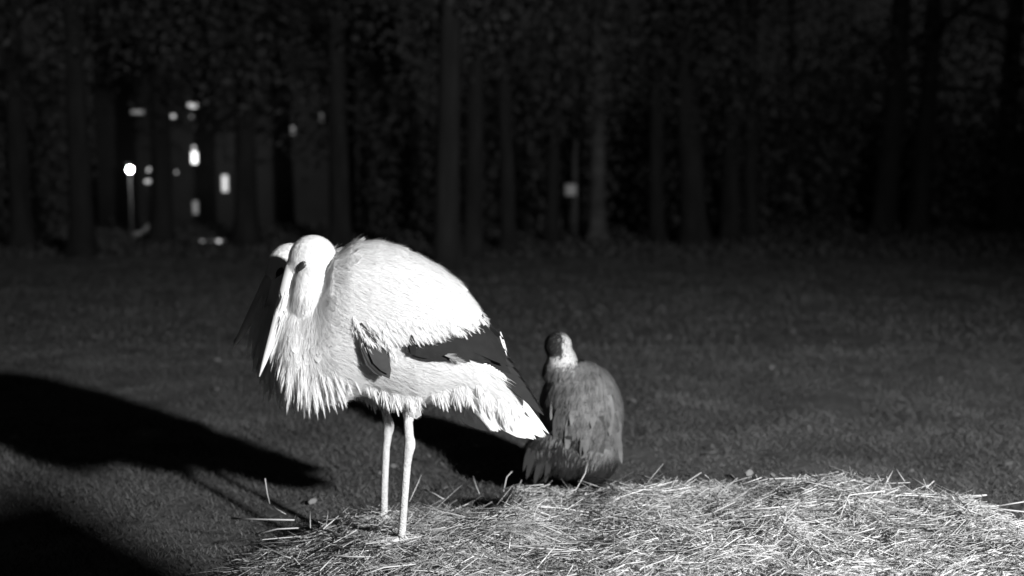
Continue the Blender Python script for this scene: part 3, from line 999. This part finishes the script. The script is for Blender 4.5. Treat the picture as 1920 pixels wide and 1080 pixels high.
variants = []
for s in range(4):
    tm, ends = make_trunk(s * 3 + 1)
    cm = make_crown(s, ends)
    cm.materials.append(M_LEAF)
    variants.append((tm, cm))

TREES = [
    # px, base row, trunk width in px, bark, crown spread, label
    (40, 470, 40, 0, 1.1, 'dark tree at the far left edge beyond the lamp'),
    (156, 482, 44, 0, 1.0, 'tree with faintly lit trunk just left of the lit path lamp'),
    (303, 462, 40, 0, 1.0, 'dark tree between the path lamp and the bright windows'),
    (462, 466, 44, 0, 1.1, 'dark tree right of the rail, up and left of the front stork'),
    (640, 476, 40, 0, 1.1, 'dark tree rising above the front stork\'s neck'),
    (838, 508, 50, 0, 0.9, 'nearest broad trunk rising behind the front stork\'s back'),
    (888, 486, 36, 0, 0.9, 'slimmer trunk close beside the broad trunk behind the stork\'s back'),
    (952, 474, 30, 0, 1.0, 'slim trunk midway between the stork\'s back and the white box'),
    (1036, 462, 26, 0, 0.9, 'slim dark trunk just left of the small white box'),
    (1120, 452, 30, 1, 0.7, 'pale-barked tree just right of the small white box'),
    (1232, 458, 30, 0, 1.0, 'dark tree above and right of the grey bird'),
    (1300, 464, 50, 0, 1.0, 'thick leaning trunk, first of three trunks right of the grey bird'),
    (1368, 456, 34, 0, 1.0, 'middle trunk of the three standing right of the grey bird'),
    (1408, 456, 30, 0, 1.0, 'third trunk of the three right of the grey bird'),
    (1478, 440, 16, 0, 0.8, 'thin sapling alone between the two groups of trunks'),
    (1655, 448, 46, 0, 1.0, 'thicker trunk of the pair standing above the nest\'s high end'),
    (1716, 448, 38, 0, 1.0, 'slimmer right-hand trunk of the pair above the nest\'s high end'),
    (1880, 440, 40, 0, 1.1, 'dark tree at the far right edge of the yard'),
]
for q, (px, py, wpx, birch, spread, label) in enumerate(TREES):
    d = gdepth(py)
    loc_ = P(px, py, d)
    t = empty('tree', (loc_.x, d, 0.0), label, 'tree', 'trees standing behind the yard')
    tm, cm = variants[q % 4]
    r_ = wpx / FPX * d / 2 / 0.195
    if birch:
        tm = tm.copy()
    if not tm.materials:
        tm.materials.append(M_BIRCH if birch else M_BARK)
    if birch:
        tm.materials[0] = M_BIRCH
    tr = link(bpy.data.objects.new('trunk', tm), t)
    tr.scale = (r_, r_, 1.0)
    cr = link(bpy.data.objects.new('crown', cm), t)
    cr.scale = (spread, spread, 1.0)
    t.rotation_euler = (0, 0.03 * math.sin(q * 2.3), q * 1.9)
    if px == 1300:
        t.rotation_euler = (0, -0.045, 0.4)
    if px in (1655, 1716):
        t.rotation_euler = (0, -0.05, q)

# dark thicket far behind the trunks
n = 110000
yy = rng.uniform(18.6, 30, n)
xx = rng.uniform(-0.62, 0.62, n) * yy
yy = np.where((xx / yy > -0.40) & (xx / yy < -0.13) & (yy < 26.5), yy + 8.0, yy)
hh = rng.random(n) ** 1.3 * (1.2 + 2.8 * vnoise(xx * .4, yy * .2, 61)) + 2.2 * (rng.random(n) < .35) * rng.random(n)
V, T = feathers(np.stack([xx, yy, hh], -1), rng.normal(0, 1, (n, 3)), norm(rng.normal(0, 1, (n, 3)) + np.array([0, -.6, 0])),
                rng.uniform(.07, .16, n), rng.uniform(.04, .09, n), .1, .2)
n = 16000
yy = rng.uniform(13.5, 19.5, n)
xx = rng.uniform(-0.6, 0.6, n) * yy
hh = rng.random(n) ** 1.5 * (0.02 + 0.42 * np.clip((yy - 14) / 5, 0, 1) * vnoise(xx * .9, yy * .6, 66) ** 1.5)
V2, T2 = feathers(np.stack([xx, yy, hh], -1), rng.normal(0, 1, (n, 3)) + np.array([0, 0, .6]), norm(rng.normal(0, 1, (n, 3)) + np.array([0, -.6, 0])),
                  rng.uniform(.04, .1, n), rng.uniform(.02, .05, n), .1, .2)
T = np.concatenate([T, T2 + len(V)])
V = np.concatenate([V, V2])
tag(mesh_obj('undergrowth', V, T, M_UNDER), 'dark mass of bushes far behind the tree trunks', 'bushes', kind='stuff')

# ------------------------------------------------------------------ added rail, out of view, put in to shade the lower left grass
rl = empty('added_shade_rail', (1.25, 0.56, 0), 'added unseen rail beside the camera, placed to shade the lower left grass corner', 'rail')
ra_, rb_ = np.array([1.25, 0.56]), np.array([0.77, -0.07])
rot_ = math.atan2(rb_[1] - ra_[1], rb_[0] - ra_[0])
a = Acc()
c_ = (ra_ + rb_) / 2 - ra_
a.box((c_[0], c_[1], 1.165), (np.linalg.norm(rb_ - ra_) / 2, .02, .10), rot_)
a.obj('shade_board', M_BARK, rl)
for f in (.93,):
    q_ = (rb_ - ra_) * f
    a = Acc()
    a.tube([(q_[0] + .06, q_[1] - .02, -.1), (q_[0] + .06, q_[1] - .02, 1.24)], [.035, .032], 8)
    a.obj('post', M_BARK, rl)  # support for the added rail

# ------------------------------------------------------------------ lamp, house and small lit things in the distance
ld = gdepth(446)
lp = P(248, 446, ld)
lamp = empty('path_lamp', (lp.x, ld, 0), 'glaring lit lamp on a thin post among the trees', 'lamp')
hz = P(247, 318, ld).z
a = Acc()
a.tube([(0, 0, -.05), (0, 0, .05), (0, 0, .06), (0, 0, hz - .09)], [.06, .06, .022, .018], 10)
a.obj('post', M_METAL, lamp, True)
a = Acc()
a.ellipsoid((0, 0, hz), (.040, .040, .045))
a.obj('globe', M_LAMP, lamp, True)
a = Acc()
a.tube([(0, 0, hz + .07), (0, 0, hz + .10), (0, 0, hz + .12)], [.085, .05, .01], 12)
a.obj('cap', M_METAL, lamp, True)

HY = 20.0
hc = P(400, 400, HY).x
house = empty('house', (hc, HY + 3, 0), 'dark house behind the trees with several small lit windows', 'house')
HL = np.array([hc, HY + 3, 0])
x0, x1 = P(180, 300, HY).x, P(660, 300, HY).x
a = Acc()
a.box(np.array([(x0 + x1) / 2, HY + 3, 1.7]) - HL, ((x1 - x0) / 2, 3.0, 1.75))
a.obj('wall', M_PLASTER, house)
xa, xb = x0 - .3 - HL[0], x1 + .3 - HL[0]
V = [(xa, -3.4, 3.38), (xb, -3.4, 3.38), (xb, 0, 5.4), (xa, 0, 5.4), (xa, 3.4, 3.38), (xb, 3.4, 3.38),
     (xa, -3.4, 3.5), (xb, -3.4, 3.5), (xb, 0, 5.55), (xa, 0, 5.55), (xa, 3.4, 3.5), (xb, 3.4, 3.5)]
Q = [(0, 1, 2, 3), (3, 2, 5, 4), (6, 9, 8, 7), (9, 10, 11, 8), (0, 6, 7, 1), (4, 5, 11, 10), (0, 3, 9, 6), (3, 4, 10, 9), (1, 7, 8, 2), (2, 8, 11, 5)]
T = []
for qd in Q:
    T += [(qd[0], qd[1], qd[2]), (qd[0], qd[2], qd[3])]
mesh_obj('roof', V, T, M_ROOF, house)
WINS = [(361, 198, 17, 8, M_GLOW_MID), (325, 218, 8, 6, M_GLOW_MID), (359, 219, 6, 5, M_WIN_LO), (258, 210, 24, 6, M_WIN_LO), (365, 294, 11, 24, M_WIN_HI), (364, 278, 7, 8, M_GLOW_MID),
        (367, 389, 9, 24, M_WIN_LO), (422, 344, 11, 30, M_GLOW_MID), (549, 244, 7, 14, M_WIN_LO), (602, 220, 6, 14, M_WIN_LO), (331, 323, 4, 4, M_GLOW_MID)]
for (px, py, w, h, m) in WINS:
    c = np.array(P(px, py, HY - .03)) - HL
    hw_, hh_ = w / FPX * HY / 2, h / FPX * HY / 2
    f = Acc()
    for dx, dz, bx_, bz_ in ((0, hh_ + .012, hw_ + .024, .012), (0, -hh_ - .012, hw_ + .024, .012), (-hw_ - .012, 0, .012, hh_), (hw_ + .012, 0, .012, hh_)):
        f.box(c + np.array([dx, 0, dz]), (bx_, .03, bz_))
    wo = f.obj('window', M_FRAME, house)
    pn = Acc()
    pn.box(c + np.array([0, .012, 0]), (hw_, .008, hh_))
    pn.obj('pane', m, wo)

# thin post with two markers whose glow imitates lamplight
mk = empty('marker_post', (P(281, 446, ld - .4).x, ld - .4, 0), 'thin post with two small markers, given a glow for lamplight, right of the lamp', 'post')
a = Acc()
a.tube([(0, 0, -.05), (0, 0, .5), (0, 0, 1.08)], [.012, .011, .010], 8)
a.obj('post', M_METAL, mk, True)
for (px, py, w, h, rot) in ((279, 318, .06, .018, 1.0), (278, 340, .10, .022, .12)):
    c = P(px, py, ld - .43)
    a = Acc()
    a.box((0, 0, 0), (w / 2, .006, h))
    o = a.obj('glow_marker', M_GLOW_MID, mk)
    o.location = (c.x - mk.location.x, -.03, c.z)
    o.rotation_euler = (0, -rot, 0)

# rock by the lamp
a = Acc()
a.ellipsoid((0, 0, .03), (.15, .12, .16), .3)
a.ellipsoid((-.16, .03, -.02), (.16, .12, .11))
V, T = a.get()
V = V * (1 + .22 * (vnoise(V[:, 0] * 9, V[:, 2] * 9 + V[:, 1] * 5, 71) - .5))[:, None]
ro = mesh_obj('rock', V, T, M_STONE, None, True)
rp = P(282, 456, ld - .3)
ro.location = (rp.x, ld - .3, .03)
tag(ro, 'pale rock on the ground beside the lamp post', 'rock')

# low rail
rd = gdepth(462)
ra, rb = P(374, 452, rd), P(448, 450, rd)
rail = empty('low_rail', ((ra.x + rb.x) / 2, rd, 0), 'low thin pale rail under the bright windows', 'rail')
a = Acc()
a.tube([(ra.x - rail.location.x, 0, ra.z), (0, 0, (ra.z + rb.z) / 2), (rb.x - rail.location.x, 0, rb.z)], [.012] * 3, 8)
a.obj('bar', M_PAINT, rail, True)
for f in (.06, .5, .95):
    xx_ = (ra.x + (rb.x - ra.x) * f) - rail.location.x
    a = Acc()
    a.tube([(xx_, 0, -.05), (xx_, 0, ra.z)], [.014, .012], 6)
    a.obj('post', M_METAL, rail)
for f, sz in ((.06, .022), (.5, .035)):
    a = Acc()
    a.ellipsoid(((ra.x + (rb.x - ra.x) * f) - rail.location.x, -.02, ra.z), (sz, .015, sz * .6))
    a.obj('glow_spot', M_GLOW_MID, rail, True)  # not a lamp: lamplight on the rail put in as glow

# white box and pale posts between the trunks
bd = gdepth(452)
bx_ = P(1070, 356, bd)
box = empty('letter_box', (bx_.x, bd, 0), 'small white box on a post between the distant trunks', 'box')
a = Acc()
a.box((0, 0, bx_.z), (.085, .07, .09))
a.obj('case', M_PAINT, box)
a = Acc()
a.box((0, 0, bx_.z + .1), (.095, .08, .008))
a.obj('lid', M_METAL, box)
a = Acc()
a.tube([(0, 0, -.05), (0, 0, bx_.z - .09)], [.03, .03], 8)
a.obj('post', M_METAL, box)
pp = P(1077, 452, bd + 1.0)
a = Acc()
hz2 = P(1077, 262, bd + 1.0).z
a.tube([(0, 0, -.05), (.01, 0, .6), (0, 0, 1.2), (.02, 0, hz2)], [.055, .05, .048, .04], 9)
po = a.obj('birch_stump', M_BIRCH, None, True)
po.location = (pp.x, bd + 1.0, 0)
tag(po, 'tall thin pale birch stump right behind the white box', 'stump')

# the lamp's own light
pl_d = bpy.data.lights.new('lamp_light', 'POINT')
pl_d.energy = 7.0
pl_d.shadow_soft_size = 0.05
pl = bpy.data.objects.new('lamp_light', pl_d)
COL.objects.link(pl)
pl.parent = lamp
pl.location = (0, -0.16, hz)
